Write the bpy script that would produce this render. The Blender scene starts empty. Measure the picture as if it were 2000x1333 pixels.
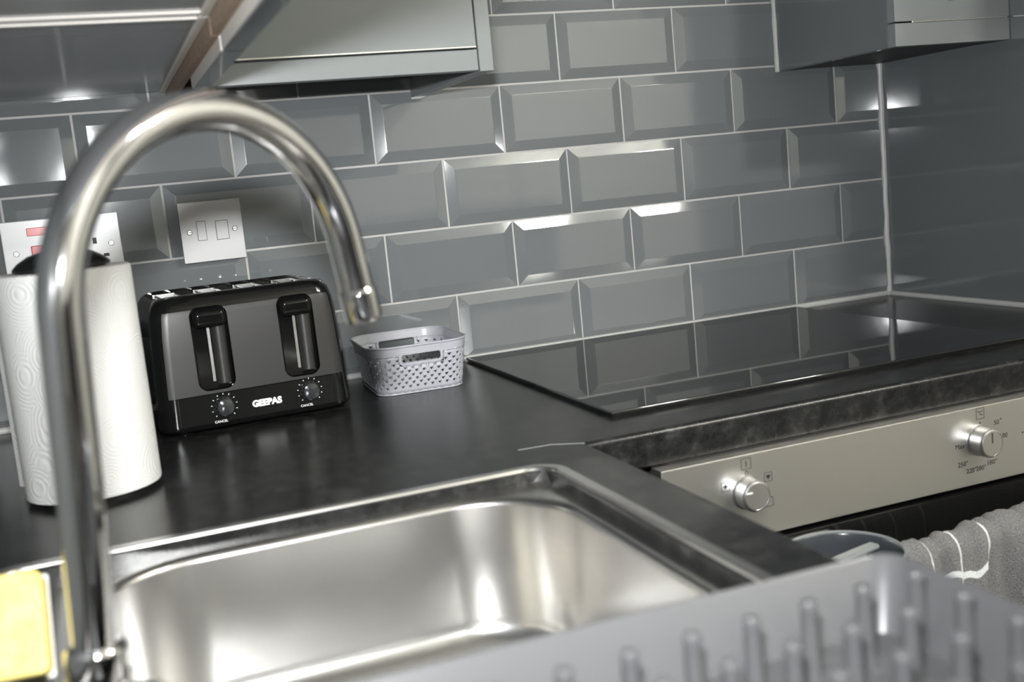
import bpy, bmesh, math, random
from mathutils import Vector, Matrix
random.seed(7)
S = bpy.context.scene
COL = S.collection

# ------------------------------------------------------------------ camera
cam_d = bpy.data.cameras.new('camera')
cam = bpy.data.objects.new('camera', cam_d)
COL.objects.link(cam)
CR = Vector((0.93045652, -0.35327314, -0.09720475))
CU = Vector((0.14235206, 0.10408669, 0.98432812))
CF = Vector((0.33761896, 0.92971181, -0.1471373))
CP = Vector((-0.69889, -1.59217, 0.27154))
M = Matrix.Identity(4)
for i in range(3):
    M[i][0], M[i][1], M[i][2], M[i][3] = CR[i], CU[i], -CF[i], CP[i]
cam.matrix_world = M
cam_d.sensor_width = 36.0
cam_d.lens = 36.0 * 2148.4 / 2000.0
cam_d.clip_start = 0.02
cam_d.dof.use_dof = True
cam_d.dof.focus_distance = 1.52
cam_d.dof.aperture_fstop = 5.2
S.camera = cam

# ------------------------------------------------------------------ world, lights, exposure
w = bpy.data.worlds.new('world'); S.world = w; w.use_nodes = True
w.node_tree.nodes['Background'].inputs[0].default_value = (0.9, 0.95, 1.0, 1)
w.node_tree.nodes['Background'].inputs[1].default_value = 0.15

def area_light(name, loc, target, sx, sy, power, color=(1, 1, 1), spread=180):
    d = bpy.data.lights.new(name, 'AREA'); d.shape = 'RECTANGLE'; d.size = sx; d.size_y = sy
    d.energy = power; d.color = color; d.spread = math.radians(spread)
    o = bpy.data.objects.new(name, d); COL.objects.link(o); o.location = loc
    o.rotation_euler = (Vector(target) - Vector(loc)).to_track_quat('-Z', 'Y').to_euler()
    return o
area_light('camera_flash', (-0.70, -1.56, 0.366), (-0.16, 0.0, 0.16), 0.05, 0.03, 5.2, (0.97, 0.99, 1.0), 104)
S.view_settings.view_transform = 'Standard'
S.view_settings.look = 'None'
S.view_settings.exposure = 0.52
S.view_settings.gamma = 1.0
S.view_settings.use_curve_mapping = False

# ------------------------------------------------------------------ materials
def mat(name, col, rough=0.5, metal=0.0, ior=1.5, coat=0.0, **kw):
    m = bpy.data.materials.new(name); m.use_nodes = True
    b = m.node_tree.nodes['Principled BSDF']
    b.inputs['Base Color'].default_value = (*col, 1)
    b.inputs['Roughness'].default_value = rough
    b.inputs['Metallic'].default_value = metal
    b.inputs['IOR'].default_value = ior
    b.inputs['Coat Weight'].default_value = coat
    b.inputs['Coat Roughness'].default_value = 0.05
    for k, v in kw.items():
        b.inputs[k].default_value = v
    return m
def nd(m, t, **kw):
    n = m.node_tree.nodes.new(t)
    for k, v in kw.items():
        setattr(n, k, v)
    return n
def lk(m, a, b): m.node_tree.links.new(a, b)
def noise_col(m, stops, scale, detail=4, rough=0.6, stretch=None):
    tc = nd(m, 'ShaderNodeTexCoord'); mp = nd(m, 'ShaderNodeMapping')
    if stretch: mp.inputs['Scale'].default_value = stretch
    n = nd(m, 'ShaderNodeTexNoise'); n.inputs['Scale'].default_value = scale
    n.inputs['Detail'].default_value = detail; n.inputs['Roughness'].default_value = rough
    r = nd(m, 'ShaderNodeValToRGB')
    while len(r.color_ramp.elements) < len(stops): r.color_ramp.elements.new(0.5)
    for e, (p, c) in zip(r.color_ramp.elements, stops):
        e.position = p; e.color = (*c, 1)
    lk(m, tc.outputs['Object'], mp.inputs['Vector']); lk(m, mp.outputs[0], n.inputs['Vector'])
    lk(m, n.outputs[0], r.inputs[0])
    lk(m, r.outputs[0], m.node_tree.nodes['Principled BSDF'].inputs['Base Color'])
    return n
def noise_bump(m, scale, strength, dist=0.001, detail=3, stretch=None, kind='noise'):
    tc = nd(m, 'ShaderNodeTexCoord'); mp = nd(m, 'ShaderNodeMapping')
    if stretch: mp.inputs['Scale'].default_value = stretch
    if kind == 'noise':
        n = nd(m, 'ShaderNodeTexNoise'); n.inputs['Scale'].default_value = scale; n.inputs['Detail'].default_value = detail
    else:
        n = nd(m, 'ShaderNodeTexVoronoi'); n.inputs['Scale'].default_value = scale
    bp = nd(m, 'ShaderNodeBump'); bp.inputs['Strength'].default_value = strength; bp.inputs['Distance'].default_value = dist
    lk(m, tc.outputs['Object'], mp.inputs['Vector']); lk(m, mp.outputs[0], n.inputs['Vector'])
    lk(m, n.outputs[0], bp.inputs['Height'])
    lk(m, bp.outputs[0], m.node_tree.nodes['Principled BSDF'].inputs['Normal'])
    return n

TILE = mat('glazed_grey_tile', (0.152, 0.163, 0.168), 0.06, ior=1.68)
noise_bump(TILE, 26, 0.05, 0.0012, 2)
GROUT = mat('grout', (0.47, 0.46, 0.445), 0.8); noise_bump(GROUT, 300, 0.3, 0.0005)
SEAL = mat('white_sealant', (0.50, 0.50, 0.485), 0.35)
PANEL = mat('gloss_grey_panel', (0.138, 0.150, 0.157), 0.08, ior=1.6)
CAB = mat('satin_grey_cabinet', (0.215, 0.228, 0.23), 0.30)
CABD = mat('dark_gloss_grey_door', (0.10, 0.11, 0.12), 0.12)
noise_col(CABD, [(0.35, (0.07, 0.08, 0.09)), (0.7, (0.16, 0.17, 0.185))], 22, 4, 0.7)
CABU = mat('gloss_grey_underside', (0.23, 0.235, 0.24), 0.16)
LAM = mat('white_laminate_edge', (0.72, 0.68, 0.63), 0.4)
CHIP = mat('raw_chipboard', (0.30, 0.21, 0.15), 0.8)
noise_col(CHIP, [(0.35, (0.24, 0.165, 0.115)), (0.65, (0.36, 0.26, 0.185))], 180, 5)
SHADEIN = mat('painted_shade_underside', (0.045, 0.045, 0.045), 0.5)  # shade of the hollow cabinet undersides, put into the base colour
WORK = mat('charcoal_laminate', (0.03, 0.03, 0.03), 0.25, ior=1.42)
noise_col(WORK, [(0.40, (0.0075, 0.0078, 0.0080)), (0.55, (0.017, 0.017, 0.017)), (0.72, (0.052, 0.051, 0.048))], 46, 8, 0.72)
_n = noise_bump(WORK, 420, 0.12, 0.0006, 2)
STEEL = mat('brushed_steel', (0.74, 0.73, 0.71), 0.25, metal=1.0)
noise_bump(STEEL, 60, 0.05, 0.0008, 4, stretch=(2, 40, 40))
STEELP = mat('brushed_steel_panel', (0.80, 0.785, 0.735), 0.38, metal=1.0)
noise_bump(STEELP, 60, 0.05, 0.0006, 4, stretch=(2, 40, 40))
CHROME = mat('chrome', (0.80, 0.80, 0.81), 0.06, metal=1.0)
KNOBM = mat('knob_metal', (0.42, 0.42, 0.43), 0.32, metal=1.0)
GLASS = mat('black_hob_glass', (0.006, 0.0065, 0.007), 0.03, ior=1.75)
OVENG = mat('black_oven_glass', (0.006, 0.006, 0.006), 0.08)
BLACK = mat('black_plastic', (0.009, 0.009, 0.009), 0.22)
BLACKG = mat('glossy_black_plastic', (0.006, 0.006, 0.006), 0.08)
SATIN = mat('satin_charcoal_metal', (0.038, 0.0375, 0.036), 0.36, metal=0.3)
WHITE = mat('white_plastic', (0.56, 0.557, 0.556), 0.28)
RED = mat('red_neon', (0.55, 0.02, 0.02), 0.2)
REDS = mat('red_switch', (0.42, 0.012, 0.018), 0.3)
INK = mat('black_ink', (0.02, 0.02, 0.02), 0.6)
INKW = mat('white_ink', (0.85, 0.85, 0.85), 0.5)
BASK = mat('grey_lilac_plastic', (0.40, 0.405, 0.44), 0.35)
RACK = mat('mid_grey_plastic', (0.10, 0.10, 0.104), 0.28)
PAPER = mat('paper_towel', (0.68, 0.676, 0.66), 0.9)
YEL = mat('yellow_sponge', (0.83, 0.68, 0.20), 0.85)
noise_col(YEL, [(0.3, (0.74, 0.58, 0.15)), (0.7, (0.90, 0.77, 0.30))], 60, 4); 
noise_bump(YEL, 900, 0.6, 0.001, kind='vor')
PALE = mat('pale_scourer', (0.80, 0.79, 0.76), 0.8)
PEACH = mat('peach_plastic', (0.72, 0.46, 0.24), 0.4)
BIN = mat('blue_grey_plastic', (0.046, 0.052, 0.058), 0.2)
BINR = mat('pale_bar_plastic', (0.20, 0.215, 0.22), 0.3)
CREAM = mat('cream_paint', (0.72, 0.715, 0.665), 0.8)
GREYW = mat('grey_wall_paint', (0.15, 0.16, 0.165), 0.4)
DWHITE = mat('white_door_paint', (0.84, 0.83, 0.79), 0.5)
FLOORM = mat('floor_vinyl', (0.16, 0.15, 0.14), 0.4); noise_col(FLOORM, [(0.3, (0.12, 0.115, 0.11)), (0.7, (0.20, 0.19, 0.175))], 12)
DARKF = mat('dark_furniture', (0.03, 0.03, 0.032), 0.4)
SMOKE = mat('smoky_knob_plastic', (0.03, 0.032, 0.034), 0.12)
GUARD = mat('slot_wire', (0.75, 0.74, 0.72), 0.25, metal=1.0)

# paper towel emboss (fine relief): warped rings
def paper_emboss(m):
    tc = nd(m, 'ShaderNodeTexCoord'); mp = nd(m, 'ShaderNodeMapping'); mp.inputs['Scale'].default_value = (1, 1, 1)
    vo = nd(m, 'ShaderNodeTexVoronoi'); vo.inputs['Scale'].default_value = 24
    ml = nd(m, 'ShaderNodeMath', operation='MULTIPLY'); ml.inputs[1].default_value = 85
    sn = nd(m, 'ShaderNodeMath', operation='SINE')
    bp = nd(m, 'ShaderNodeBump'); bp.inputs['Strength'].default_value = 0.30; bp.inputs['Distance'].default_value = 0.0008
    lk(m, tc.outputs['Object'], mp.inputs[0]); lk(m, mp.outputs[0], vo.inputs['Vector'])
    lk(m, vo.outputs['Distance'], ml.inputs[0]); lk(m, ml.outputs[0], sn.inputs[0]); lk(m, sn.outputs[0], bp.inputs['Height'])
    lk(m, bp.outputs[0], m.node_tree.nodes['Principled BSDF'].inputs['Normal'])
paper_emboss(PAPER)

# towel with woven white windowpane lines (UV in metres)
TOWEL = mat('grey_terry', (0.26, 0.255, 0.25), 1.0)
def towel_mat(m):
    uv = nd(m, 'ShaderNodeUVMap'); sp = nd(m, 'ShaderNodeSeparateXYZ'); lk(m, uv.outputs[0], sp.inputs[0])
    nz = nd(m, 'ShaderNodeTexNoise'); nz.inputs['Scale'].default_value = 620; nz.inputs['Detail'].default_value = 3; lk(m, uv.outputs[0], nz.inputs['Vector'])
    def line(out, at, half):
        s = nd(m, 'ShaderNodeMath', operation='SUBTRACT'); s.inputs[1].default_value = at; lk(m, out, s.inputs[0])
        a = nd(m, 'ShaderNodeMath', operation='ABSOLUTE'); lk(m, s.outputs[0], a.inputs[0])
        l = nd(m, 'ShaderNodeMath', operation='LESS_THAN'); l.inputs[1].default_value = half; lk(m, a.outputs[0], l.inputs[0])
        return l.outputs[0]
    def mx(a, b):
        n = nd(m, 'ShaderNodeMath', operation='MAXIMUM'); lk(m, a, n.inputs[0]); lk(m, b, n.inputs[1]); return n.outputs[0]
    def mul(a, b):
        n = nd(m, 'ShaderNodeMath', operation='MULTIPLY'); lk(m, a, n.inputs[0]); lk(m, b, n.inputs[1]); return n.outputs[0]
    u, v = sp.outputs[0], sp.outputs[1]
    tot = None
    for at in (0.003, 0.035, 0.075, 0.115):
        l = line(u, at, 0.0019); tot = l if tot is None else mx(tot, l)
    for at in (0.048, 0.123):
        l = line(v, at, 0.0035)
        g = nd(m, 'ShaderNodeMath', operation='LESS_THAN'); g.inputs[1].default_value = 0.116; lk(m, u, g.inputs[0])
        g2 = nd(m, 'ShaderNodeMath', operation='GREATER_THAN'); g2.inputs[1].default_value = 0.036; lk(m, u, g2.inputs[0])
        tot = mx(tot, mul(mul(l, g.outputs[0]), g2.outputs[0]))
    mix = nd(m, 'ShaderNodeMix', data_type='RGBA')
    r = nd(m, 'ShaderNodeValToRGB'); r.color_ramp.elements[0].position = 0.3; r.color_ramp.elements[1].position = 0.7
    r.color_ramp.elements[0].color = (0.10, 0.10, 0.10, 1); r.color_ramp.elements[1].color = (0.25, 0.246, 0.242, 1)
    lk(m, nz.outputs[0], r.inputs[0]); lk(m, tot, mix.inputs[0]); lk(m, r.outputs[0], mix.inputs[6])
    mix.inputs[7].default_value = (0.72, 0.73, 0.73, 1)
    lk(m, mix.outputs[2], m.node_tree.nodes['Principled BSDF'].inputs['Base Color'])
    bp = nd(m, 'ShaderNodeBump'); bp.inputs['Strength'].default_value = 0.8; bp.inputs['Distance'].default_value = 0.002
    lk(m, nz.outputs[0], bp.inputs['Height']); lk(m, bp.outputs[0], m.node_tree.nodes['Principled BSDF'].inputs['Normal'])
towel_mat(TOWEL)

# ------------------------------------------------------------------ mesh helpers
def add_box(bm, x0, x1, y0, y1, z0, z1, bev=0.0, seg=2):
    vs = [bm.verts.new(p) for p in ((x0, y0, z0), (x1, y0, z0), (x1, y1, z0), (x0, y1, z0), (x0, y0, z1), (x1, y0, z1), (x1, y1, z1), (x0, y1, z1))]
    fs = [bm.faces.new([vs[i] for i in q]) for q in ((3, 2, 1, 0), (4, 5, 6, 7), (0, 1, 5, 4), (1, 2, 6, 5), (2, 3, 7, 6), (3, 0, 4, 7))]
    if bev > 0:
        es = list({e for f in fs for e in f.edges})
        bmesh.ops.bevel(bm, geom=es, offset=bev, segments=seg, profile=0.5, affect='EDGES', clamp_overlap=True)
def box(*a, **k):
    bm = bmesh.new(); add_box(bm, *a, **k); return bm
def loft(bm, loops, close=True, cap0=False, cap1=False):
    rows = [[bm.verts.new(p) for p in l] for l in loops]
    n = len(rows[0])
    for a, b in zip(rows, rows[1:]):
        for i in range(n if close else n - 1):
            j = (i + 1) % n
            bm.faces.new((a[i], a[j], b[j], b[i]))
    if cap0: bm.faces.new(list(reversed(rows[0])))
    if cap1: bm.faces.new(rows[-1])
    return rows
def add_tube(bm, pts, r, seg=24, cap=True):
    pts = [Vector(p) for p in pts]; loops = []
    rr = r if isinstance(r, (list, tuple)) else [r] * len(pts)
    t0 = (pts[1] - pts[0]).normalized()
    nrm = t0.orthogonal().normalized()
    for i, p in enumerate(pts):
        t = (pts[min(i + 1, len(pts) - 1)] - pts[max(i - 1, 0)]).normalized()
        nrm = (nrm - t * nrm.dot(t)).normalized(); bn = t.cross(nrm)
        loops.append([p + (nrm * math.cos(2 * math.pi * k / seg) + bn * math.sin(2 * math.pi * k / seg)) * rr[i] for k in range(seg)])
    loft(bm, loops, True, cap, cap)
def tube(*a, **k):
    bm = bmesh.new(); add_tube(bm, *a, **k); return bm
def lathe(prof, seg=48, axis='z', cx=0, cy=0, cz=0, cap0=True, cap1=True):
    """prof: (radius, height) pairs; axis z up or y (height grows to -y)"""
    bm = bmesh.new(); loops = []
    for r, h in prof:
        l = []
        for k in range(seg):
            a = 2 * math.pi * k / seg
            if axis == 'z': l.append((cx + r * math.cos(a), cy + r * math.sin(a), cz + h))
            else: l.append((cx + r * math.cos(a), cy - h, cz + r * math.sin(a)))
        loops.append(l)
    loft(bm, loops, True, cap0, cap1)
    return bm
def rrect(x0, x1, y0, y1, r, n=8):
    """rounded rectangle loop in 2D, counter-clockwise; always 4*(n+1) points"""
    out = []
    for cx, cy, a0 in ((x1 - r, y1 - r, 0), (x0 + r, y1 - r, 90), (x0 + r, y0 + r, 180), (x1 - r, y0 + r, 270)):
        for i in range(n + 1):
            a = math.radians(a0 + 90 * i / n)
            out.append((cx + r * math.cos(a), cy + r * math.sin(a)))
    return out
def rrect4(x0, x1, y0, y1, rs, n=10):
    """rounded rectangle with its own radius at each corner (x1y1, x0y1, x0y0, x1y0)"""
    out = []
    for (cx, cy, a0), r in zip(((x1, y1, 0), (x0, y1, 90), (x0, y0, 180), (x1, y0, 270)), rs):
        cx += -r if cx == x1 else r; cy += -r if cy == y1 else r
        for i in range(n + 1):
            a = math.radians(a0 + 90 * i / n); out.append((cx + r * math.cos(a), cy + r * math.sin(a)))
    return out
def finish(bm, smooth=None):
    bmesh.ops.recalc_face_normals(bm, faces=bm.faces)
    me = bpy.data.meshes.new('mesh'); bm.to_mesh(me); bm.free()
    if smooth is not None:
        for p in me.polygons: p.use_smooth = True
        me.set_sharp_from_angle(angle=math.radians(smooth))
    return me
def obj(name, bm, m, parent=None, smooth=35, label=None):
    me = bm if isinstance(bm, bpy.types.Mesh) else finish(bm, smooth)
    me.name = name
    if m is not None:
        me.materials.clear(); me.materials.append(m)
    o = bpy.data.objects.new(name, me); COL.objects.link(o)
    if parent is not None: o.parent = parent
    if label: o['label'] = label
    if smooth is not None and smooth <= 60:
        wn = o.modifiers.new('normals', 'WEIGHTED_NORMAL'); wn.keep_sharp = True; wn.weight = 80
    return o
def tag(o, label, cat, group=None):
    o['label'] = label; o['category'] = cat
    if group: o['group'] = group
    return o
def thing(name, label, cat, group=None, loc=(0, 0, 0)):
    o = bpy.data.objects.new(name, None); COL.objects.link(o); o.location = loc
    o.empty_display_size = 0.05
    return tag(o, label, cat, group)
def struct(name, bm, m, smooth=None, label=None):
    o = obj(name, bm, m, None, smooth); o['kind'] = 'structure'
    if label: o['label'] = label
    return o
def boolcut(me, cutter_bm, solver='EXACT'):
    cm = finish(cutter_bm)
    a = bpy.data.objects.new('tmp_a', me); b = bpy.data.objects.new('tmp_b', cm)
    COL.objects.link(a); COL.objects.link(b)
    md = a.modifiers.new('cut', 'BOOLEAN'); md.operation = 'DIFFERENCE'; md.object = b; md.solver = solver
    bpy.context.view_layer.update()
    dg = bpy.context.evaluated_depsgraph_get()
    out = bpy.data.meshes.new_from_object(a.evaluated_get(dg))
    bpy.data.objects.remove(a); bpy.data.objects.remove(b)
    bpy.data.meshes.remove(me); bpy.data.meshes.remove(cm)
    return out
def shade(me, ang=35):
    for p in me.polygons: p.use_smooth = True
    me.set_sharp_from_angle(angle=math.radians(ang))
    return me
def text_mesh(s, size, depth=0.00015, bold=0.0, align='CENTER'):
    cu = bpy.data.curves.new('txt', 'FONT'); cu.body = s; cu.size = size; cu.extrude = depth; cu.offset = bold
    cu.align_x = align; cu.align_y = 'CENTER'; cu.resolution_u = 3
    o = bpy.data.objects.new('txt', cu); COL.objects.link(o)
    bpy.context.view_layer.update()
    me = bpy.data.meshes.new_from_object(o.evaluated_get(bpy.context.evaluated_depsgraph_get()))
    bpy.data.objects.remove(o); bpy.data.curves.remove(cu)
    return me
RX = Matrix.Rotation(math.pi / 2, 4, 'X')
def letters(items, y, m, parent, world=True):
    """items: (text, size, x, z, bold); printed flat on a plane facing -y, one part each"""
    for it in items:
        me = text_mesh(it[0], it[1], bold=it[4] if len(it) > 4 else 0.0)
        me.transform(Matrix.Translation((it[2], y, it[3])) @ RX)
        if world: me.transform(L(parent))
        obj('lettering', me, m, parent)
def outline(bm, x0, x1, z0, z1, t, y, d=0.0002):
    add_box(bm, x0, x1, y - d, y, z0, z0 + t); add_box(bm, x0, x1, y - d, y, z1 - t, z1)
    add_box(bm, x0, x0 + t, y - d, y, z0, z1); add_box(bm, x1 - t, x1, y - d, y, z0, z1)

# ------------------------------------------------------------------ room shell
XL, XR, YB = -0.872, 2.15, -2.75
FZ, CZ = -0.90, 1.48
struct('floor', box(XL - .1, XR + .1, YB - .1, 0.1, FZ - .05, FZ), FLOORM, label='dark vinyl kitchen floor')
struct('ceiling', box(XL - .1, XR + .1, YB - .1, 0.1, CZ, CZ + .05), CREAM, label='cream painted ceiling')
struct('wall_left', box(XL - .1, XL, YB - .1, 0.1, FZ, CZ), GREYW)
struct('wall_far', box(XR, XR + .1, YB - .1, 0.1, FZ, CZ), CREAM)
struct('wall_front', box(XL - .1, XR + .1, YB - .1, YB, FZ, CZ), CREAM)
WB = struct('wall_back', box(XL - .1, XR + .1, 0.0006, 0.1, FZ, CZ), GROUT, label='grout bed behind the bevelled grey brick-bond tiles')

TW, TH, J = 0.2025, 0.1025, 0.0030
XC = 0.600          # the corner
def tile_mesh(wd, ht, bl=True, br=True):
    b = 0.0145; loops = []
    for ins, y in ((0, 0.004), (0, -0.0006), (b, -0.0048), (b + 0.0012, -0.0051)):
        l, r = (ins if bl else 0), (ins if br else 0)
        loops.append([(l, y, ins), (wd - r, y, ins), (wd - r, y, ht - ins), (l, y, ht - ins)])
    bm = bmesh.new(); loft(bm, loops, True, False, True)
    return finish(bm)
TM = {}
for row in range(0, 7):
    off = 0.0 if row % 2 == 0 else 0.5
    for k in range(-6, 4):
        x0 = (k + off) * TW + J / 2; x1 = x0 + TW - J
        bl = br = True
        if x1 < XL + 0.02 or x0 > XC - 0.01: continue
        if x0 < XL: x0 = XL; bl = False
        if x1 > XC: x1 = XC; br = False
        if row in (5, 6) and x1 < -0.6: continue
        z0 = row * TH + J / 2
        key = (round(x1 - x0, 4), bl, br)
        if key not in TM:
            TM[key] = tile_mesh(x1 - x0, TH - J, bl, br); TM[key].materials.append(TILE); TM[key].name = 'tile'
        t = bpy.data.objects.new('tile', TM[key]); COL.objects.link(t); t.parent = WB
        t.location = (x0, 0, z0)
        if not br: continue
        t.rotation_euler = (random.uniform(-.003, .003), random.uniform(-.0012, .0012), random.uniform(-.004, .004))

# sealant lines
def seal_run(name, pts, r):
    o = struct(name, tube(pts, r, 8), SEAL, 60)
    return o
random.seed(3)
seal_run('trim_1', [(x, -0.0035, 0.0035) for x in (XL, -0.4, 0.0, 0.3, XC - .002)], 0.0052)['label'] = 'white sealant bead where the worktop meets the tiles'
seal_run('trim_2', [(XC - 0.003 + random.uniform(-.0008, .0008), -0.004, z * 0.02) for z in range(0, 36)], [0.0055 + random.uniform(-.0009, .0007) for _ in range(36)])['label'] = 'white sealant bead up the corner beside the glossy panel'
seal_run('trim_3', [(XC - 0.003, y, 0.003) for y in (-0.004, -0.2, -0.4, -0.60)], 0.0052)['label'] = 'white sealant bead along the foot of the glossy panel'

# tall glossy panel right of the hob
struct('wall_right', box(XC, XC + 0.018, -0.66, 0.0, FZ, CZ, bev=0.0008, seg=1), PANEL, label='glossy dark grey panelled wall closing the hob run at the corner')

# white door + dark tall cupboard on the wall behind the photographer
d1 = struct('door_1', box(0.95, 1.78, YB, YB + 0.04, FZ, 1.1, bev=0.002, seg=1), DWHITE, label='plain white door behind the photographer')
hd = obj('door_handle', tube([(1.05, YB + 0.08, 0.12), (1.16, YB + 0.08, 0.12)], 0.008, 12), CHROME, d1)
tag(obj('tall_cupboard', box(1.80, XR - .006, YB + .006, YB + 0.5, FZ, 1.3, bev=0.003, seg=1), DARKF), 'tall dark cupboard behind the photographer beside the white door', 'cupboard')
tag(obj('sideboard', box(-0.35, 0.92, YB + .006, YB + 0.45, FZ, 0.18, bev=0.003, seg=1), DARKF), 'low dark sideboard behind the photographer', 'sideboard')

# two inferred lamps, hung low, with glowing tops added to brighten the ceiling
def pendant(x, y, label):
    t = thing('pendant_light', label, 'pendant light', 'pendant lights', (x, y, CZ))
    obj('canopy', lathe([(.05, 0), (.05, -.012), (.046, -.016), (.004, -.017)], 32), WHITE, t)
    obj('rod', lathe([(.004, -.015), (.004, -.19)], 12), CHROME, t)
    obj('frame', box(-0.074, 0.074, -0.059, 0.059, -0.207, -0.19, bev=0.002, seg=1), WHITE, t)
    em = bpy.data.materials.get('light_diffuser')
    if em is None:
        em = bpy.data.materials.new('light_diffuser'); em.use_nodes = True
        b = em.node_tree.nodes['Principled BSDF']
        b.inputs['Emission Color'].default_value = (1.0, 0.975, 0.90, 1); b.inputs['Emission Strength'].default_value = LAMP
    obj('diffuser', box(-0.062, 0.062, -0.048, 0.048, -0.232, -0.2072, bev=.003, seg=2), em, t)
    up = bpy.data.materials.get('added_glow')
    if up is None:
        up = em.copy(); up.name = 'added_glow'
        up.node_tree.nodes['Principled BSDF'].inputs['Emission Strength'].default_value = LAMP * 0.4
    obj('added_ceiling_glow', box(-0.062, 0.062, -0.048, 0.048, -0.1898, -0.1800, bev=.003, seg=2), up, t)  # added glowing slab on the frame, only there to brighten the ceiling
LAMP = 290
pendant(0.80, -1.87, 'left one of two hanging lights behind the photographer')
pendant(1.28, -1.87, 'right one of two hanging lights behind the photographer')

# ------------------------------------------------------------------ worktop
SX0, SX1, SY0, SY1 = -0.826, -0.323, -1.60, -0.645     # sink outline
BX0, BX1, BY0, BY1 = -0.745, -0.3545, -1.065, -0.6765    # bowl opening
T = 0.038
bm = bmesh.new()
add_box(bm, XL, XC, -0.594, 0.0, -T, 0)
hx0, hx1, hy0, hy1 = BX0 - .02, BX1 + .012, BY0 - .02, BY1 + .012
add_box(bm, XL, -0.274, hy1, -0.594, -T, 0)
add_box(bm, XL, hx0, hy0, hy1, -T, 0)
add_box(bm, hx1, -0.274, hy0, hy1, -T, 0)
add_box(bm, XL, -0.274, -2.2, hy0, -T, 0)
rr = 0.006
prof = [(0, 0)] + [(rr * math.sin(a), -rr + rr * math.cos(a)) for a in [math.radians(15 * i) for i in range(1, 7)]] + [(rr, -T + .002), (rr - .002, -T), (0, -T)]
loft(bm, [[(x, -0.594 - p, z) for p, z in prof] for x in (-0.274, XC)], True, True, True)
loft(bm, [[(-0.274 + p, y, z) for p, z in prof] for y in (-0.594, -2.2)], True, True, True)
tag(obj('worktop', bm, WORK, None, 40), 'black mottled laminate worktop, L-shaped, carrying the hob and sink', 'worktop')

jb = bmesh.new()
for (xa, ya), (xb, yb) in zip(((-0.335, -0.577), (-0.300, -0.580), (-0.2715, -0.5985)), ((-0.300, -0.580), (-0.2715, -0.5985))):
    add_tube(jb, [(xa, ya, 0.00005), (xb, yb, 0.00005)], .00022, 6)
obj('joint', jb, SEAL, bpy.data.objects['worktop'])

# base cabinets below
def base_cabinet(x0, x1, y0, y1, front, label):
    t = thing('base_cabinet', label, 'cabinet', 'base cabinets', ((x0 + x1) / 2, (y0 + y1) / 2, FZ))
    ox, oy = (x0 + x1) / 2, (y0 + y1) / 2
    b = bmesh.new()
    hx, hy = (x1 - x0) / 2, (y1 - y0) / 2
    h0, h1 = 0.10, -T - FZ - 0.0005
    p = 0.018
    add_box(b, -hx, hx, -hy, -hy + p, h0, h1); add_box(b, -hx, hx, hy - p, hy, h0, h1)
    add_box(b, -hx, -hx + p, -hy + p, hy - p, h0, h1); add_box(b, -hx + p, hx, -hy + p, hy - p, h0, h0 + p)
    obj('carcass', b, CAB, t)
    obj('plinth', box(-hx, hx - 0.05, -hy, hy, 0, h0), DARKF, t)
    if front == 'x':
        n = max(1, round((y1 - y0) / 0.5)); d = (y1 - y0) / n
        for i in range(n):
            dr = obj('door', box(hx, hx + 0.018, -hy + i * d + .002, -hy + (i + 1) * d - .002, h0, h1 - .004, bev=.001, seg=1), CAB, t)
            obj('handle', tube([(hx + 0.03, -hy + i * d + .1, h1 - .05), (hx + 0.03, -hy + (i + 1) * d - .1, h1 - .05)], 0.005, 10), KNOBM, dr)
    else:
        dr = obj('door', box(-hx + .002, hx - .002, -hy - 0.018, -hy, h0, h1 - .004, bev=.001, seg=1), CAB, t)
        obj('handle', tube([(-.05, -hy - .03, h1 - .05), (.05, -hy - .03, h1 - .05)], 0.005, 10), KNOBM, dr)
base_cabinet(XL + .004, -0.30, -2.19, -0.62, 'x', 'grey base cabinet under the sink worktop')
base_cabinet(0.402, XC - .001, -0.57, -0.01, 'y', 'narrow grey base cabinet between oven and glossy panel')

# ------------------------------------------------------------------ sink
sink = thing('sink', 'brushed stainless steel inset sink with deep rounded bowl and drainer', 'sink', None, (-0.57, -0.9, 0))
def L(o): return Matrix.Translation(-Vector(o.location))
def lobj(name, bm, m, parent, smooth=35, label=None):
    """mesh given in world coordinates, parented to an Empty placed elsewhere"""
    o = obj(name, bm, m, parent, smooth, label)
    o.data.transform(L(parent)); return o
def rl(x0, x1, y0, y1, r, z, n=10): return [(x, y, z) for x, y in rrect(x0, x1, y0, y1, r, n)]
def inset(i, z, r): return rl(SX0 + i, SX1 - i, SY0 + i, SY1 - i, r, z)
bm = bmesh.new()
deck = [inset(0, 0.0003, .032), inset(.0015, .0022, .031), inset(.004, .003, .029), inset(.0115, .003, .026),
        inset(.0128, .0018, .025), inset(.0172, -.0088, .024), inset(.0185, -.0100, .023)]
bl = [(x, y, -.0100) for x, y in rrect4(BX0 - .004, BX1 + .004, BY0 - .004, BY1 + .004, (.094, .094, .204, .094))]
loft(bm, deck + [bl])
lobj('deck', bm, STEEL, sink, 40)
bm = bmesh.new()
def bo(i, z, r): return [(x, y, z) for x, y in rrect4(BX0 + i, BX1 - i, BY0 + i, BY1 - i, (r, r, r + .11, r))]
loops = [bo(-.004, -.0100, .094)]
for a in range(15, 91, 15):
    s = math.radians(a); loops.append(bo(-.004 + .007 * math.sin(s), -.0100 - .007 * (1 - math.cos(s)), .094 - .007 * math.sin(s)))
loops += [bo(.004, -.04, .085), bo(.006, -.09, .083), bo(.008, -.118, .08)]
for a in range(15, 91, 15):
    s = math.radians(a); loops.append(bo(.008 + .022 * (1 - math.cos(s)), -.118 - .022 * math.sin(s), .08 - .02 * (1 - math.cos(s))))
loops.append(bo(.12, -.1425, .03))
loft(bm, loops, True, False, True)
lobj('bowl', bm, STEEL, sink, 50)
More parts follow.
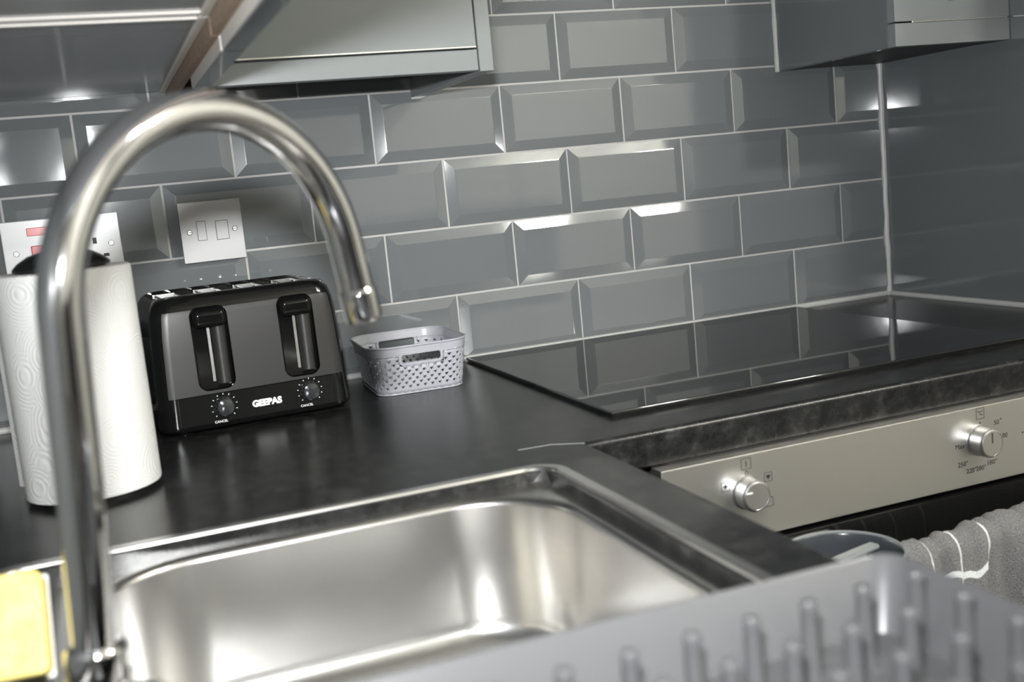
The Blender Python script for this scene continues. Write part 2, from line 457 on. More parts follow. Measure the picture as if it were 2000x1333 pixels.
cxs, cys = (BX0 + BX1) / 2, (BY0 + BY1) / 2
lobj('waste', lathe([(.045, 0.0), (.044, .002), (.036, .002), (.034, -.0005), (.004, -.001)], 32, 'z', cxs, cys, -.1424), CHROME, sink)
for i in range(6):
    y = -1.15 - 0  # drainer grooves run towards the photographer
    x = -0.74 + i * 0.065
    lobj('drainer_rib', tube([(x, -1.13, -.0103), (x, -1.56, -.0103)], .0035, 8), STEEL, sink)

# ------------------------------------------------------------------ tap
TXY = (-0.7335, -0.9750); TR_, TZC, TAZ, TANG, TST, TTL = 0.1111, 0.2312, 0.6137, 2.8933, 0.0566, 0.0488
tap = thing('kitchen_tap', 'tall chrome swan-neck kitchen tap standing beside the sink bowl', 'tap', None, (TXY[0], TXY[1], -0.0100))
dv = Vector((math.cos(TAZ), math.sin(TAZ), 0))
pts = [Vector((0, 0, z)) for z in (0.045, .09, .13, .17, .2)]
for i in range(0, 49):
    a = TANG * i / 48
    pts.append(dv * TR_ * (1 - math.cos(a)) + Vector((0, 0, TZC + TR_ * math.sin(a))))
tv = dv * math.sin(TANG) + Vector((0, 0, math.cos(TANG)))
end = pts[-1].copy()
pts += [end + tv * TST * .35, end + tv * TST * .62]
TILT = Matrix.Rotation(TTL, 4, 'Y')
def tobj(name, bm, m, par=tap, smooth=45):
    o = obj(name, bm, m, par, smooth); o.data.transform(TILT); return o
tobj('spout', tube(pts, .0122, 40), CHROME)
e2 = end + tv * TST * .62
tobj('aerator', tube([e2 + tv * s for s in (-.002, 0, .0005, .018, .0215, .0216)], [.0122, .0132, .0135, .0135, .0125, .009], 40), CHROME)
body = lathe([(.0205, -.002), (.0205, .004), (.0195, .007), (.0172, .009), (.0172, .030), (.0176, .0305), (.0176, .0335), (.0170, .034), (.0170, .049), (.0150, .0515), (.0125, .052)], 48)
o = obj('body', body, CHROME, tap, 40); o.data.transform(TILT @ Matrix.Translation((0, 0, 0.002)))
lv = bmesh.new()
add_tube(lv, [(0.012, -.004, .022), (0.03, -.010, .022)], .009, 24)
tobj('lever_hub', lv, CHROME)

# ------------------------------------------------------------------ hob and oven
HX0, HX1, HY0, HY1 = -0.2015, 0.394, -0.517, -0.010
hob = thing('hob', 'black glass built-in hob lying on the worktop before the tiles', 'hob', None, ((HX0 + HX1) / 2, (HY0 + HY1) / 2, 0))
lobj('frame', box(HX0 + .003, HX1 - .003, HY0 + .003, HY1 - .003, 0.0001, .0022, bev=.0004, seg=1), BLACK, hob)
lobj('glass', box(HX0, HX1, HY0, HY1, .0022, .0065, bev=.0016, seg=3), GLASS, hob)

OX0, OX1 = -0.1985, 0.396
OF = -0.618
oven = thing('oven', 'built-in electric oven with brushed steel control panel and black glass door', 'oven', None, ((OX0 + OX1) / 2, -0.35, FZ))
lobj('casing', box(OX0 + .02, OX1 - .02, -0.595, -0.06, FZ, -T - .001), DARKF, oven)
PZ0, PZ1 = -0.131, -0.0395
pan = lobj('control_panel', box(OX0, OX1, OF, -0.5955, PZ0, PZ1, bev=.0013, seg=2), STEELP, oven)
door = lobj('door', box(OX0, OX1, OF + .001, -0.5955, -0.62, PZ0 - .006, bev=.002, seg=2), OVENG, oven)
hbz, hby = -0.172, -0.668
hdl = bmesh.new()
add_tube(hdl, [(OX0 + .03, hby, hbz), (OX1 - .03, hby, hbz)], .0085, 24)
for hx in (OX0 + .06, OX1 - .06): add_tube(hdl, [(hx, hby, hbz), (hx, OF + .002, hbz)], .006, 16)
hh = obj('handle', hdl, KNOBM, door); hh.data.transform(L(oven))
lobj('plinth', box(OX0, OX1, -0.59, -0.55, FZ, -0.63), DARKF, oven)
KN = []
for kx, kz, kind in ((-0.101, -0.0795, 0), (0.2095, -0.0785, 1)):
    k = lobj('knob', lathe([(.0182, 0), (.0182, .0035), (.0166, .004), (.0166, .0205), (.0160, .0215), (.0145, .0222), (.0140, .0219), (.0006, .0219)], 48, 'y', kx, OF, kz), KNOBM, oven, 30)
    mk = box(kx - .0007, kx + .0007, OF - .0229, OF - .0224, kz + .0005, kz + .0125) if kind else box(kx - .0128, kx - .0060, OF - .0229, OF - .0224, kz + .0045, kz + .006)
    cp_ = obj('cap', lathe([(.0142, .0217), (.0138, .0226), (.0005, .0226)], 48, 'y', kx, OF, kz), STEELP, k); cp_.data.transform(L(oven))
    m2 = obj('pointer', mk, INK if kind else INKW, k); m2.data.transform(L(oven))
y = OF - .0001
letters([('0', .0085, -0.0985, -0.0600), ('50', .0080, 0.2375, -0.0625), ('\u00b0', .0080, 0.2440, -0.0615),
             ('100', .0080, 0.2475, -0.0800), ('180\u00b0', .0080, 0.2290, -0.1085), ('200\u00b0', .0080, 0.2130, -0.1125),
             ('220\u00b0', .0080, 0.1990, -0.1130), ('250\u00b0', .0080, 0.1870, -0.1035), ('Max', .0080, 0.1835, -0.0820),
             ('\u00b0C', .0078, 0.2143, -0.0480)], y, INK, oven)
def symbol(rects, frame=None):
    b = bmesh.new()
    if frame: outline(b, *frame, .0005, y + .0001)
    for x0, x1, z0, z1 in rects: add_box(b, x0, x1, y - .0002, y, z0, z1)
    lobj('symbol', b, INK, oven, None)
symbol([(-0.0990, -0.0980, -0.0525, -0.0465)], (-0.1045, -0.0925, -0.0555, -0.0435))
symbol([(-0.0749, -0.0701, -0.0691, -0.0663), (-0.0737, -0.0713, -0.0708, -0.0694)], (-0.0775, -0.0675, -0.0735, -0.0635))
symbol([(-0.1275, -0.1225, -0.0702, -0.0688), (-0.1257, -0.1243, -0.0720, -0.0670)], (-0.1300, -0.1200, -0.0745, -0.0645))
symbol([], (-0.0780, -0.0680, -0.1010, -0.0910))
symbol([], (0.2085, 0.2200, -0.0545, -0.0415))
for dx, dz in ((0.2138, -0.0590), (0.276, -0.081)): symbol([(dx - .0009, dx + .0009, dz - .0009, dz + .0009)])

# ------------------------------------------------------------------ towel on the oven handle
def towel():
    bm = bmesh.new(); uvl = bm.loops.layers.uv.new('UVMap')
    x0, x1 = 0.040, 0.345; nu, nv = 120, 110
    back, frontl = 0.20, 0.34
    tot = back + frontl; rows = []
    rnd = random.Random(5)
    ph = [rnd.uniform(0, 6.28) for _ in range(6)]
    for j in range(nv + 1):
        s = -back + tot * j / nv; row = []
        for i in range(nu + 1):
            u = i / nu; x = x0 + (x1 - x0) * u
            d = x - x0
            bunch = 0.5 + 0.5 * math.tanh((d - 0.11) * 28)
            R = 0.0125 + 0.009 * bunch + 0.0018 * math.sin(d * 150 + ph[0]) + 0.001 * math.sin(d * 330 + ph[1])
            half = math.pi * R / 2
            if s < -half: yy, zz = hby + R, hbz + (s + half); nx = (1, 0)
            elif s > half: yy, zz = hby - R, hbz - (s - half); nx = (-1, 0)
            else:
                a = s / R; yy, zz = hby - R * math.sin(a), hbz + R * math.cos(a); nx = (-math.sin(a), math.cos(a))
            k = min(1, max(0, abs(s) / 0.06))
            fold = (0.006 + 0.004 * bunch) * k * math.sin(d * 95 + ph[2] + 0.6 * math.sin(s * 14)) + 0.003 * k * math.sin(d * 210 + ph[3])
            rough_ = 0.0007 * rnd.uniform(-1, 1)
            off = (fold + 0.006 * k + rough_) if s > 0 else (0.3 * abs(fold) * -1 + rough_)
            yy += nx[0] * off if s > 0 else 0.0; zz += nx[1] * (rough_ + 0.001 * math.sin(d * 420 + s * 90))
            row.append((bm.verts.new((x + 0.004 * math.sin(s * 17 + d * 30) * k, yy, zz)), d, s))
        rows.append(row)
    for a, c in zip(rows, rows[1:]):
        for i in range(nu):
            q = (a[i], a[i + 1], c[i + 1], c[i]); f = bm.faces.new([v[0] for v in q])
            for lp, v in zip(f.loops, q): lp[uvl].uv = (v[1], v[2])
    o = obj('towel', bm, TOWEL, None, 180)
    sm = o.modifiers.new('thick', 'SOLIDIFY'); sm.thickness = 0.003; sm.offset = 1
    tag(o, 'grey terry towel with thin white check lines draped over the oven handle', 'towel')
towel()

# ------------------------------------------------------------------ slim bin in front of the oven
bx, by = -0.070, -0.737
binn = thing('bin', 'slim blue-grey round bin with a pale bar across its open top, before the oven', 'bin', None, (bx, by, FZ))
hb = -0.117 - FZ
obj('body', lathe([(.046, 0.0), (.048, .004), (.0555, hb - .006), (.0575, hb - .005), (.0580, hb - .001), (.0565, hb), (.0545, hb - .002), (.0535, hb - .012), (.050, hb - .16), (.0005, hb - .162)], 56), BIN, binn, 60)
o = obj('lid_bar', box(-.034, .034, -.0065, .0065, 0, .006, bev=.0028, seg=3), BINR, binn); o.location = (.014, .004, hb - .010); o.rotation_euler = (0, 0, math.radians(14))
obj('rim', lathe([(.0566, hb - .0012), (.0586, hb - .0005), (.0586, hb + .0008), (.0575, hb + .0016), (.0560, hb + .0010), (.0558, hb - .0006), (.0566, hb - .0012)], 56, cap0=False, cap1=False), BINR, binn, 60)

# ------------------------------------------------------------------ wall cabinets
# middle one, over the toaster
mc = thing('wall_cabinet', 'satin grey wall cabinet with flat door hanging over the toaster and basket', 'wall cabinet', 'wall cabinets', (-0.39, -0.15, 0.401))
ZT = 1.12; zb = 0.4005
lobj('side_panel', box(-0.2405, -0.2225, -0.312, -0.0008, zb, ZT, bev=.0006, seg=1), CAB, mc)
lobj('side_panel', box(-0.556, -0.540, -0.30, -0.0008, zb + .01, ZT), CAB, mc)
lobj('bottom_rail', box(-0.556, -0.2412, -0.310, -0.292, zb + .0015, zb + .0265, bev=.0012, seg=2), CAB, mc)
lobj('door', box(-0.556, -0.2430, -0.314, -0.296, zb + .0295, ZT, bev=.0012, seg=2), CAB, mc)
lobj('edge_strip', box(-0.556, -0.2432, -0.3146, -0.3125, zb + .0276, zb + .0300, bev=.0005, seg=1), STEELP, mc, label='added bright strip painting in the highlight along the door bottom')  # pale steel strip stands in for the highlight on the lower door edge
lobj('base_panel', box(-0.540, -0.2405, -0.292, -0.0008, zb + .032, zb + .048), SHADEIN, mc)
lobj('top_panel', box(-0.556, -0.2405, -0.295, -0.0008, ZT - .018, ZT), CAB, mc)
lobj('sealant', tube([(-0.222, -0.006, zb + .002), (-0.228, -0.0068, zb - .001), (-0.242, -0.0065, zb - .0018)], [.003, .0026, .0014], 8), SEAL, mc)
# right one, in the corner
rc = thing('wall_cabinet', 'narrow wall cabinet with dark glossy side in the corner above the hob', 'wall cabinet', 'wall cabinets', (0.49, -0.14, 0.40))
rx0, rx1, ry = 0.391, XC - .001, -0.277
lobj('side_panel', box(rx0, rx0 + .016, ry, -0.0055, zb, ZT, bev=.0006, seg=1), PANEL, rc)
lobj('front_frame', box(rx0 + .0005, rx1, ry - .0165, ry - .0003, zb - .0005, zb + .0315, bev=.0010, seg=2), CAB, rc)
dr = lobj('door', box(rx0 + .0005, rx1, ry - .0165, ry - .0003, zb + .0335, ZT, bev=.0010, seg=2), CAB, rc)
lobj('edge_strip', box(rx0 + .030, rx1 - .004, ry - .0178, ry - .0150, zb + .0312, zb + .0338, bev=.0006, seg=1), STEELP, rc, label='added bright strip painting in the highlight along the door bottom')
lk_ = bmesh.new(); add_box(lk_, 0.486, 0.4975, ry - .0195, ry - .0163, zb + .0595, zb + .076, bev=.002)
k_ = obj('latch', lk_, BLACK, dr); k_.data.transform(L(rc))
lobj('base_panel', box(rx0 + .016, rx1, ry + .0002, -0.0055, zb + .0012, zb + .016), SHADEIN, rc)
lobj('sealant', tube([(rx0 - .0015, -0.0062, zb + z * .02 - .001) for z in range(0, 16)], [.0042 + .0006 * math.sin(z * 2.1) for z in range(16)], 8), SEAL, rc)
# two on the left wall, seen from below
def left_cab(y0, y1, label):
    t = thing('wall_cabinet', label, 'wall cabinet', 'wall cabinets', (-0.72, (y0 + y1) / 2, 0.40))
    xo = -0.5585
    lobj('base_panel', box(XL + .001, -0.5932, y0 + .0005, y1 - .0005, 0.431, 0.447), CABU, t)
    for a, c in ((y0 + .0120, y0 + .0175), (y1 - .0165, y1 - .0110)):
        if c > -0.1: continue
        lobj('edge_strip', box(XL + .001, -0.5932, a, c, 0.4292, 0.4309, bev=.0007, seg=2), LAM, t, label='white edging strip under the cabinet')
    lobj('side_panel', box(XL + .001, -0.5932, y0 + .0005, y0 + .016, 0.4471, ZT), CABU, t)
    lobj('side_panel', box(XL + .001, -0.5932, y1 - .016, y1 - .0005, 0.4471, ZT), CABU, t)
    lobj('edge_strip', box(-0.5931, -0.5852, y0 + .001, y1 - .0008, 0.4285, 0.46, bev=.0008, seg=1), LAM, t)
    lobj('chipboard_rail', box(-0.5851, -0.5786, y0 + .001, y1 - .0008, 0.4130, 0.46), CHIP, t, label='raw brown chipboard edge')
    ye = y1 - .0015 if y1 < -.1 else -0.316
    dr = lobj('door', box(-0.5775, xo, y0 + .0015, ye, zb - .001, ZT, bev=.0012, seg=2), CABD, t)
    iff = obj('inner_face', box(-0.5785, -0.57752, y0 + .002, ye - .0005, zb, ZT), LAM, dr, label='pale inner face of the door'); iff.data.transform(L(t))
left_cab(-0.6155, -0.007, 'dark-doored wall cabinet on the left wall, touching the tiled wall')
left_cab(-1.22, -0.6165, 'dark-doored wall cabinet on the left wall, nearer the photographer')

# ------------------------------------------------------------------ wall plates
def screw(par, x, z, y):
    s = lobj('screw', lathe([(.0036, 0), (.0036, .0006), (.0028, .0012), (.0003, .0012)], 20, 'y', x, y, z), KNOBM, par)
    sl = box(x - .0026, x + .0026, y - .0014, y - .0011, z - .0004, z + .0004)
    sl2 = obj('screw_slot', sl, INK, s); sl2.data.transform(L(par))
PF = -0.0145
cp = thing('cooker_socket', 'white cooker switch plate with red neon and three-pin socket behind the paper roll', 'socket', None, (-0.742, -0.007, 0.235))
px0, px1, pz0, pz1 = -0.8155, -0.6690, 0.1920, 0.2770
lobj('plate', box(px0, px1, PF, -0.0052, pz0, pz1, bev=.0014, seg=2), WHITE, cp)
lobj('neon', box(-0.7840, -0.7560, PF - .0012, PF, 0.2560, 0.2665, bev=.0006, seg=1), RED, cp)
lobj('rocker_switch', box(-0.7815, -0.7570, PF - .003, PF, 0.2050, 0.2430, bev=.0012), REDS, cp)
for x0, x1, z0, z1 in ((-0.7050, -0.7000, 0.2375, 0.2455), (-0.7155, -0.7090, 0.2195, 0.2235), (-0.6935, -0.6865, 0.2195, 0.2235)):
    lobj('pin_hole', box(x0, x1, PF - .0003, PF, z0, z1), INK, cp)
screw(cp, -0.8000, 0.2345, PF); screw(cp, -0.6820, 0.2365, PF)
sp = thing('fused_switch', 'square white fused switch plate on the tiles above the toaster', 'switch', None, (-0.549, -0.007, 0.238))
lobj('plate', box(-0.5915, -0.5070, PF, -0.0052, 0.1965, 0.2800, bev=.0014, seg=2), WHITE, sp)
lobj('fuse_holder', box(-0.5690, -0.5575, PF - .0007, PF, 0.2265, 0.2525, bev=.0003, seg=1), WHITE, sp)
b = bmesh.new(); outline(b, -0.5695, -0.5570, 0.2260, 0.2530, .0005, PF); lobj('seam', b, INK, sp, None)
lobj('rocker_switch', box(-0.5435, -0.5275, PF - .0012, PF, 0.2255, 0.2510, bev=.0005, seg=1), WHITE, sp)
b = bmesh.new(); outline(b, -0.5441, -0.5269, 0.2249, 0.2516, .0005, PF); lobj('seam', b, INK, sp, None)
screw(sp, -0.5795, 0.2387, PF); screw(sp, -0.5185, 0.2385, PF)

# ------------------------------------------------------------------ paper roll + holder
RXC, RYC, RR = -0.735, -0.430, 0.0635
hold = thing('roll_holder', 'black kitchen roll holder with domed cap above the paper roll', 'roll holder', None, (RXC, RYC, 0))
obj('base', lathe([(.055, 0), (.055, .003), (.052, .0045), (.010, .0050)], 48), BLACK, hold)
obj('pole', lathe([(.007, .004), (.007, .232)], 20), BLACK, hold)
obj('cap', lathe([(.0445, .2265), (.0455, .2275), (.0450, .2295), (.040, .2345), (.030, .2405), (.018, .2440), (.006, .2452), (.0005, .2453)], 48), BLACK, hold, 60)
roll = thing('paper_roll', 'white embossed kitchen paper roll standing on the worktop behind the tap', 'paper roll', None, (RXC, RYC, 0.0052))
rz = 0.2200
obj('paper', lathe([(.021, .0005), (RR - .003, .0), (RR - .0005, .0012), (RR, .004), (RR, rz - .004), (RR - .0008, rz - .001), (RR - .003, rz), (.021, rz - .0006), (.021, .0005)], 96, cap0=False, cap1=False), PAPER, roll, 40)
bm = bmesh.new(); loops = []
for i in range(0, 25):
    t_ = i / 24
    if t_ < 0.55:
        a = math.radians(250 - 95 * t_ / .55); r_ = RR + .0008
        p = (r_ * math.cos(a), r_ * math.sin(a))
    else:
        a = math.radians(155); k = (t_ - .55) / .45
        p = (RR * math.cos(a) - .012 * k - .004 * k * k, (RR) * math.sin(a) + .030 * k)
    nrm = .0007
    loops.append([(p[0], p[1], .001), (p[0], p[1], rz - .001), (p[0] - nrm, p[1] + nrm * .3, rz - .001), (p[0] - nrm, p[1] + nrm * .3, .001)])
loft(bm, loops, True, True, True)
obj('loose_sheet', bm, PAPER, roll, 40)

# ------------------------------------------------------------------ sponge
spg = thing('sponge', 'yellow washing-up sponge with pale backing, propped up left of the tap', 'sponge', None, (-0.811, -0.868, 0.0262))
def sponge_mesh(z0, z1, sag):
    bm = bmesh.new(); loops = []
    for z, i in ((z0, .0015), (z0 + .002, 0), (z1 - .003, 0), (z1 - .001, .001), (z1, .004)):
        loops.append([(x, y_, z) for x, y_ in rrect(-.050 + i, .050 - i, -.032 + i, .032 - i, .006, 5)])
    for i, dz in ((.012, -sag * .2), (.016, -sag), (.022, -sag)):
        loops.append([(x, y_, z1 + dz) for x, y_ in rrect(-.050 + i, .050 - i, -.032 + i, .032 - i, .005, 5)])
    loft(bm, loops, True, True, True); return bm
obj('foam', sponge_mesh(-.008, .016, .003), YEL, spg, 50)
obj('backing', box(-.0505, .0505, -.0325, .0325, -.0125, -.0081, bev=.0018, seg=2), PALE, spg)
spg.rotation_euler = (math.radians(62), 0, math.radians(-4))

# ------------------------------------------------------------------ dish rack
rk = thing('dish_rack', 'grey plastic dish drainer tray full of upright pegs in the foreground', 'dish rack', None, (-0.5065, -1.2470, 0.0032))
rk.rotation_euler = (0, 0, math.radians(-0.6))
RW, RD = 0.40, 0.32
rx1_, ry1_ = 0.1975, 0.1475          # rim corner, local
bm = bmesh.new()
def rr2(i, z, r=.014): return rl(rx1_ - RW + i, rx1_ - i, ry1_ - RD + i, ry1_ - i, r, z, 6)
loft(bm, [rr2(.016, .0), rr2(.006, .026), rr2(-.001, .0385), rr2(-.0005, .0398), rr2(.0012, .0398), rr2(.0025, .0385), rr2(.009, .026), rr2(.019, .0040, .012), rr2(.030, .0030, .010)], True, True, True)
obj('tray', bm, RACK, rk, 40)
peg = lathe([(.0058, .0025), (.0048, .010), (.0042, .042), (.0046, .0430), (.0046, .0460), (.0040, .0472), (.0006, .0476)], 16)
pm = finish(peg, 40); pm.materials.append(RACK)
for i in range(11):
    for j in range(7):
        px_ = rx1_ - 0.0215 - i * 0.0335; py_ = ry1_ - 0.0475 - j * 0.0345 - i * 0.0011
        if px_ < rx1_ - RW + .03 or py_ < ry1_ - RD + .03: continue
        p = bpy.data.objects.new('peg', pm); COL.objects.link(p); p.parent = rk; p.location = (px_, py_, 0)

# ------------------------------------------------------------------ toaster
TX, TY = -0.547, -0.134
tz0, tz1 = 0.004, 0.1685
toast = thing('toaster', 'glossy black four-slice toaster standing between paper roll and grey basket', 'toaster', None, (TX, TY, 0))
hw, hd_ = 0.1200, 0.088
def tbody(sc=0.0):
    bm = bmesh.new(); loops = []
    H = tz1 - tz0
    for t_, ix, iy in ((0, .004, .004), (.02, 0.001, 0.001), (.05, 0, 0), (.35, .0015, .001), (.7, .004, .003), (.86, .0065, .005), (.93, .0095, .0075), (.97, .0135, .0105), (.992, .018, .015), (1.0, .024, .020)):
        loops.append(rl(-hw + ix, hw - ix, -hd_ + iy, hd_ - iy, .022, tz0 + H * t_, 8))
    loft(bm, loops, True, True, True)
    return finish(bm)
body = tbody()
cut = bmesh.new()
LV = ((-0.0465, 0.0), (0.0595, 0.0))
def lever_cut(cx):
    c = bmesh.new(); loops = []
    pr = rrect(-.0225, .0225, .0505, .1535, .012, 6)
    for d_, i in ((-.03, 0), (.004, 0), (.0095, .0012), (.0115, .004)):
        loops.append([(cx + max(-.0225 + i, min(.0225 - i, x)), -hd_ + d_, max(.0505 + i, min(.1535 - i, z))) for x, z in pr])
    loft(c, loops, True, True, True); return c
body = boolcut(body, box(-hw + .016, hw - .016, -.062, .064, tz1 - .006, tz1 + .02))
for i in range(4):
    cx = -0.078 + i * 0.052
    body = boolcut(body, box(cx - .016, cx + .016, -.056, .058, tz1 - .09, tz1 + .02))
for cx, _ in LV:
    body = boolcut(body, lever_cut(cx))
obj('body', shade(body, 32), BLACKG, toast)
# satin front sheet following the front, with openings for the levers
H = tz1 - tz0
zz = [0.047, 0.055, 0.075, 0.10, 0.12, 0.135, 0.145, 0.1505]
def fy(z):
    t_ = (z - tz0) / H
    pts_ = ((0, .004), (.02, .001), (.05, 0), (.35, .001), (.7, .003), (.86, .005), (.93, .0075), (.97, .0105), (.992, .015), (1.0, .020))
    for (a, va), (c, vc) in zip(pts_, pts_[1:]):
        if a <= t_ <= c: return va + (vc - va) * (t_ - a) / (c - a)
    return 0
def fx_(z):
    t_ = (z - tz0) / H
    pts_ = ((0, .004), (.02, .001), (.05, 0), (.35, .0015), (.7, .004), (.86, .0065), (.93, .0095), (.97, .0135), (.992, .018), (1.0, .024))
    for (a, va), (c, vc) in zip(pts_, pts_[1:]):
        if a <= t_ <= c: return va + (vc - va) * (t_ - a) / (c - a)
    return 0
fs = bmesh.new(); loops = []
for z in zz:
    o_ = rrect(-hw + fx_(z) - .0008, hw - fx_(z) + .0008, -hd_ + fy(z) - .0008, hd_, .022, 8)[18 + 6:36 - 5]
    i_ = rrect(-hw + fx_(z) + .0030, hw - fx_(z) - .0030, -hd_ + fy(z) + .0030, hd_, .020, 8)[18 + 6:36 - 5]
    loops.append([(x, y_, z) for x, y_ in o_] + [(x, y_, z) for x, y_ in reversed(i_)])
loft(fs, loops, True, True, True)
fs = finish(fs)
for cx, _ in LV: fs = boolcut(fs, lever_cut(cx))
obj('front_panel', shade(fs, 25), SATIN, toast)
for cx, _ in LV:
    sl = obj('lever_slot', box(cx - .0030, cx + .0004, -hd_ + .0105, -hd_ + .0120, .060, .142), GUARD, toast, label='bright slit behind the lever')
    obj('lever_cover', tube([(cx + .0105, -hd_ + .0115, .057), (cx + .0105, -hd_ + .0115, .132)], .0088, 24), SATIN, toast)
    lvb = box(cx - .0195, cx + .0195, -hd_ - .008, -hd_ + .010, .1280, .1495, bev=.0065, seg=5)
    obj('lever', lvb, BLACKG, toast, 60)
strip = obj('control_strip', box(-.0955, .0955, -hd_ - .0012, -hd_ + .003, .0100, .0468, bev=.0008, seg=1), BLACKG, toast)
yk = -hd_ - .0012
tx_items = [('GEEPAS', .0108, .0095, .0255, .00065)]
for cx, cz in ((-0.0425, .0295), (0.0645, .0310)):
    tm = bmesh.new()
    obj('knob', lathe([(.0122, 0), (.0122, .002), (.0116, .003), (.0111, .009), (.0098, .0112), (.0060, .0124), (.0004, .0128)], 36, 'y', cx, yk, cz), SMOKE, toast, 40)
    for k in range(11):
        a = math.radians(225 - k * 27)
        r0, r1 = .0145, .0162
        ca, sa = math.cos(a), math.sin(a); n_ = (-sa * .0004, ca * .0004)
        q = [(cx + ca * r0 + n_[0], cz + sa * r0 + n_[1]), (cx + ca * r0 - n_[0], cz + sa * r0 - n_[1]), (cx + ca * r1 - n_[0], cz + sa * r1 - n_[1]), (cx + ca * r1 + n_[0], cz + sa * r1 + n_[1])]
        loft(tm, [[(x, yk - .0001, z) for x, z in q], [(x, yk - .0003, z) for x, z in q]], True, True, True)
    obj('dial_marks', tm, INKW, toast, None)
    tx_items.append(('CANCEL', .0042, cx - .006, cz - .0182, .00005))
letters(tx_items, yk - .0002, INKW, toast, False)
for i in range(4):
    cx = -0.078 + i * 0.052
    g = bmesh.new()
    for s in (-1, 1):
        for yy_ in (-.045, -.02, .005, .03): add_tube(g, [(cx + s * .012, yy_, tz1 - .06), (cx + s * .012, yy_, tz1 - .0045)], .0011, 6)
        add_tube(g, [(cx + s * .012, -.050, tz1 - .005), (cx + s * .012, .052, tz1 - .005)], .0013, 6)
    add_box(g, cx - .014, cx + .014, .0545, .0560, tz1 - .02, tz1 - .004)
    obj('slot_guard', g, GUARD, toast)
for fx in (-.09, .09):
    for fy_ in (-.06, .06):
        obj('foot', lathe([(.010, 0), (.011, .001), (.012, .0055)], 16, 'z', fx, fy_, 0), BLACK, toast)
obj('cord', tube([(.108, .062, .03), (.125, .066, .036), (.137, .064, .046), (.142, .056, .050), (.146, .050, .044), (.143, .048, .032), (.135, .056, .018), (.128, .066, .008), (.10, .080, .004)], .0033, 10), BLACKG, toast, 60)
toast.rotation_euler = (0, 0, math.radians(4))

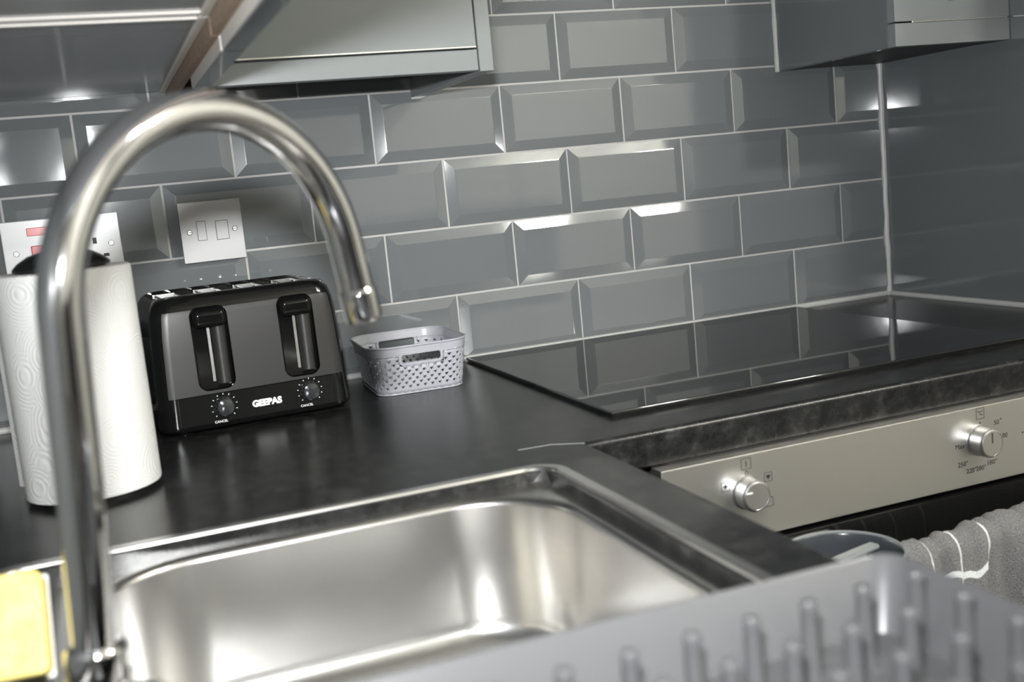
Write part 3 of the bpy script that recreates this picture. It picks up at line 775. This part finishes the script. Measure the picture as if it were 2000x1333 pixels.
# ------------------------------------------------------------------ basket
bk = thing('basket', 'small grey perforated plastic basket with cut-out handles between toaster and hob', 'basket', None, (-0.318, -0.118, 0))
def basket():
    hxw, hyw, rc_ = 0.0585, 0.0720, 0.022     # half sizes at the foot
    Hh = 0.0655
    per = 2 * (2 * (hxw - rc_) + 2 * (hyw - rc_)) + 2 * math.pi * rc_
    ncol = 96; dz = 0.00525
    def pt(s, z, out=0.0):
        fl = 0.010 * (z / Hh)      # flare
        s = s % per
        segs = [(2 * (hyw - rc_), 'e'), (math.pi * rc_ / 2, 'ne'), (2 * (hxw - rc_), 'n'), (math.pi * rc_ / 2, 'nw'), (2 * (hyw - rc_), 'w'), (math.pi * rc_ / 2, 'sw'), (2 * (hxw - rc_), 's'), (math.pi * rc_ / 2, 'se')]
        for ln, nm in segs:
            if s <= ln + 1e-9: break
            s -= ln
        t_ = s / ln
        e = fl + out
        if nm == 'e': return (hxw + e, -(hyw - rc_) + ln * t_, z)
        if nm == 'n': return ((hxw - rc_) - ln * t_, hyw + e, z)
        if nm == 'w': return (-hxw - e, (hyw - rc_) - ln * t_, z)
        if nm == 's': return (-(hxw - rc_) + ln * t_, -hyw - e, z)
        c = {'ne': (1, 1, 0), 'nw': (-1, 1, 90), 'sw': (-1, -1, 180), 'se': (1, -1, 270)}[nm]
        a = math.radians(c[2] + 90 * t_)
        return (c[0] * (hxw - rc_) + (rc_ + e) * math.cos(a), c[1] * (hyw - rc_) + (rc_ + e) * math.sin(a), z)
    # slot centres along the perimeter: middle of the s and n sides
    Ls = [2 * (hyw - rc_), math.pi * rc_ / 2, 2 * (hxw - rc_), math.pi * rc_ / 2]
    cn = Ls[0] + Ls[1] + Ls[2] / 2; cs = cn + per / 2
    SH = 0.0265; SZ0, SZ1 = 0.0430, 0.0540
    ds = per / ncol
    # perforated wall
    bm = bmesh.new(); nrow = 10; z00 = 0.002
    grid = [[bm.verts.new(pt(i * ds, z00 + j * dz, 0.0008 if (i + j) % 2 else -0.0003)) for i in range(ncol)] for j in range(nrow + 1)]
    def inslot(sc, z0, z1, m=0.004):
        for c in (cn, cs):
            dd = abs((sc - c + per / 2) % per - per / 2)
            if dd < SH + m and z1 > SZ0 - m: return True
        return False
    for j in range(nrow):
        for i in range(ncol):
            s0 = i * ds; z0 = z00 + j * dz
            if inslot(s0 + ds / 2, z0, z0 + dz): continue
            q = [grid[j][i], grid[j][(i + 1) % ncol], grid[j + 1][(i + 1) % ncol], grid[j + 1][i]]
            if (i + 1 + (j % 2)) % 2 == 0 and 1 <= j <= nrow - 2:
                tri = [(0.5, 0.06), (0.93, 0.86), (0.07, 0.86)]
                tv_ = [bm.verts.new(pt(s0 + a * ds, z0 + c * dz, 0.0002)) for a, c in tri]
                b0, b1, b2, b3 = q; t0, t1, t2 = tv_
                for f in ((b0, b1, t0), (b1, t1, t0), (b1, b2, t1), (b2, t2, t1), (b2, b3, t2), (b3, b0, t2), (b0, t0, t2)):
                    bm.faces.new(f)
            else: bm.faces.new(q)
    o = obj('perforated_wall', bm, BASK, bk, 40)
    md = o.modifiers.new('thick', 'SOLIDIFY'); md.thickness = 0.0016; md.offset = -1
    # smooth upper band with rolled rim; the band skips the handle openings
    def band(z0, z1, n=2, skip=True, out=0.0006):
        b_ = bmesh.new(); nn = 160; d_ = per / nn
        g = [[b_.verts.new(pt(i * d_, z0 + (z1 - z0) * j / n, out)) for i in range(nn)] for j in range(n + 1)]
        for j in range(n):
            for i in range(nn):
                sc = (i + .5) * d_; zc = z0 + (z1 - z0) * (j + .5) / n
                if skip and any(abs((sc - c + per / 2) % per - per / 2) < SH + .0005 for c in (cn, cs)) and SZ0 < zc < SZ1: continue
                b_.faces.new((g[j][i], g[j][(i + 1) % nn], g[j + 1][(i + 1) % nn], g[j + 1][i]))
        bmesh.ops.delete(b_, geom=[v for v in b_.verts if not v.link_faces], context='VERTS')
        return b_
    o = obj('band', band(0.0520, 0.0652, 8), BASK, bk, 60)
    md = o.modifiers.new('thick', 'SOLIDIFY'); md.thickness = 0.0018; md.offset = -1
    rp = [pt(i * per / 120, Hh, 0.0010) for i in range(121)]
    b_ = bmesh.new(); add_tube(b_, rp, 0.0015, 8, cap=False)
    obj('rim', b_, BASK, bk, 60)
    for c in (cn, cs):
        # rounded frame around each handle opening
        b_ = bmesh.new(); lo, li, lo2, li2 = [], [], [], []
        for (s_, z_) in rrect(-SH - .0035, SH + .0035, SZ0 - .0035, SZ1 + .0030, .006, 6):
            lo.append(pt(c + s_, z_, .0012)); lo2.append(pt(c + s_, z_, -.0012))
        for (s_, z_) in rrect(-SH, SH, SZ0, SZ1, .003, 6):
            li.append(pt(c + s_, z_, .0012)); li2.append(pt(c + s_, z_, -.0012))
        loft(b_, [lo2, lo, li, li2, lo2])
        obj('handle', b_, BASK, bk, 40)
    b_ = bmesh.new(); nn = 64
    b_.faces.new([b_.verts.new(pt(i * per / nn, 0.0012, -.0004)) for i in range(nn)])
    o = obj('bottom', b_, BASK, bk, None)
    md = o.modifiers.new('thick', 'SOLIDIFY'); md.thickness = 0.0012; md.offset = 0
    b_ = bmesh.new(); add_tube(b_, [pt(i * per / 96, 0.0016, -.0006) for i in range(97)], .0016, 8, cap=False)
    obj('foot_ring', b_, BASK, bk, 60)
basket()
bk.rotation_euler = (0, 0, math.radians(-3))
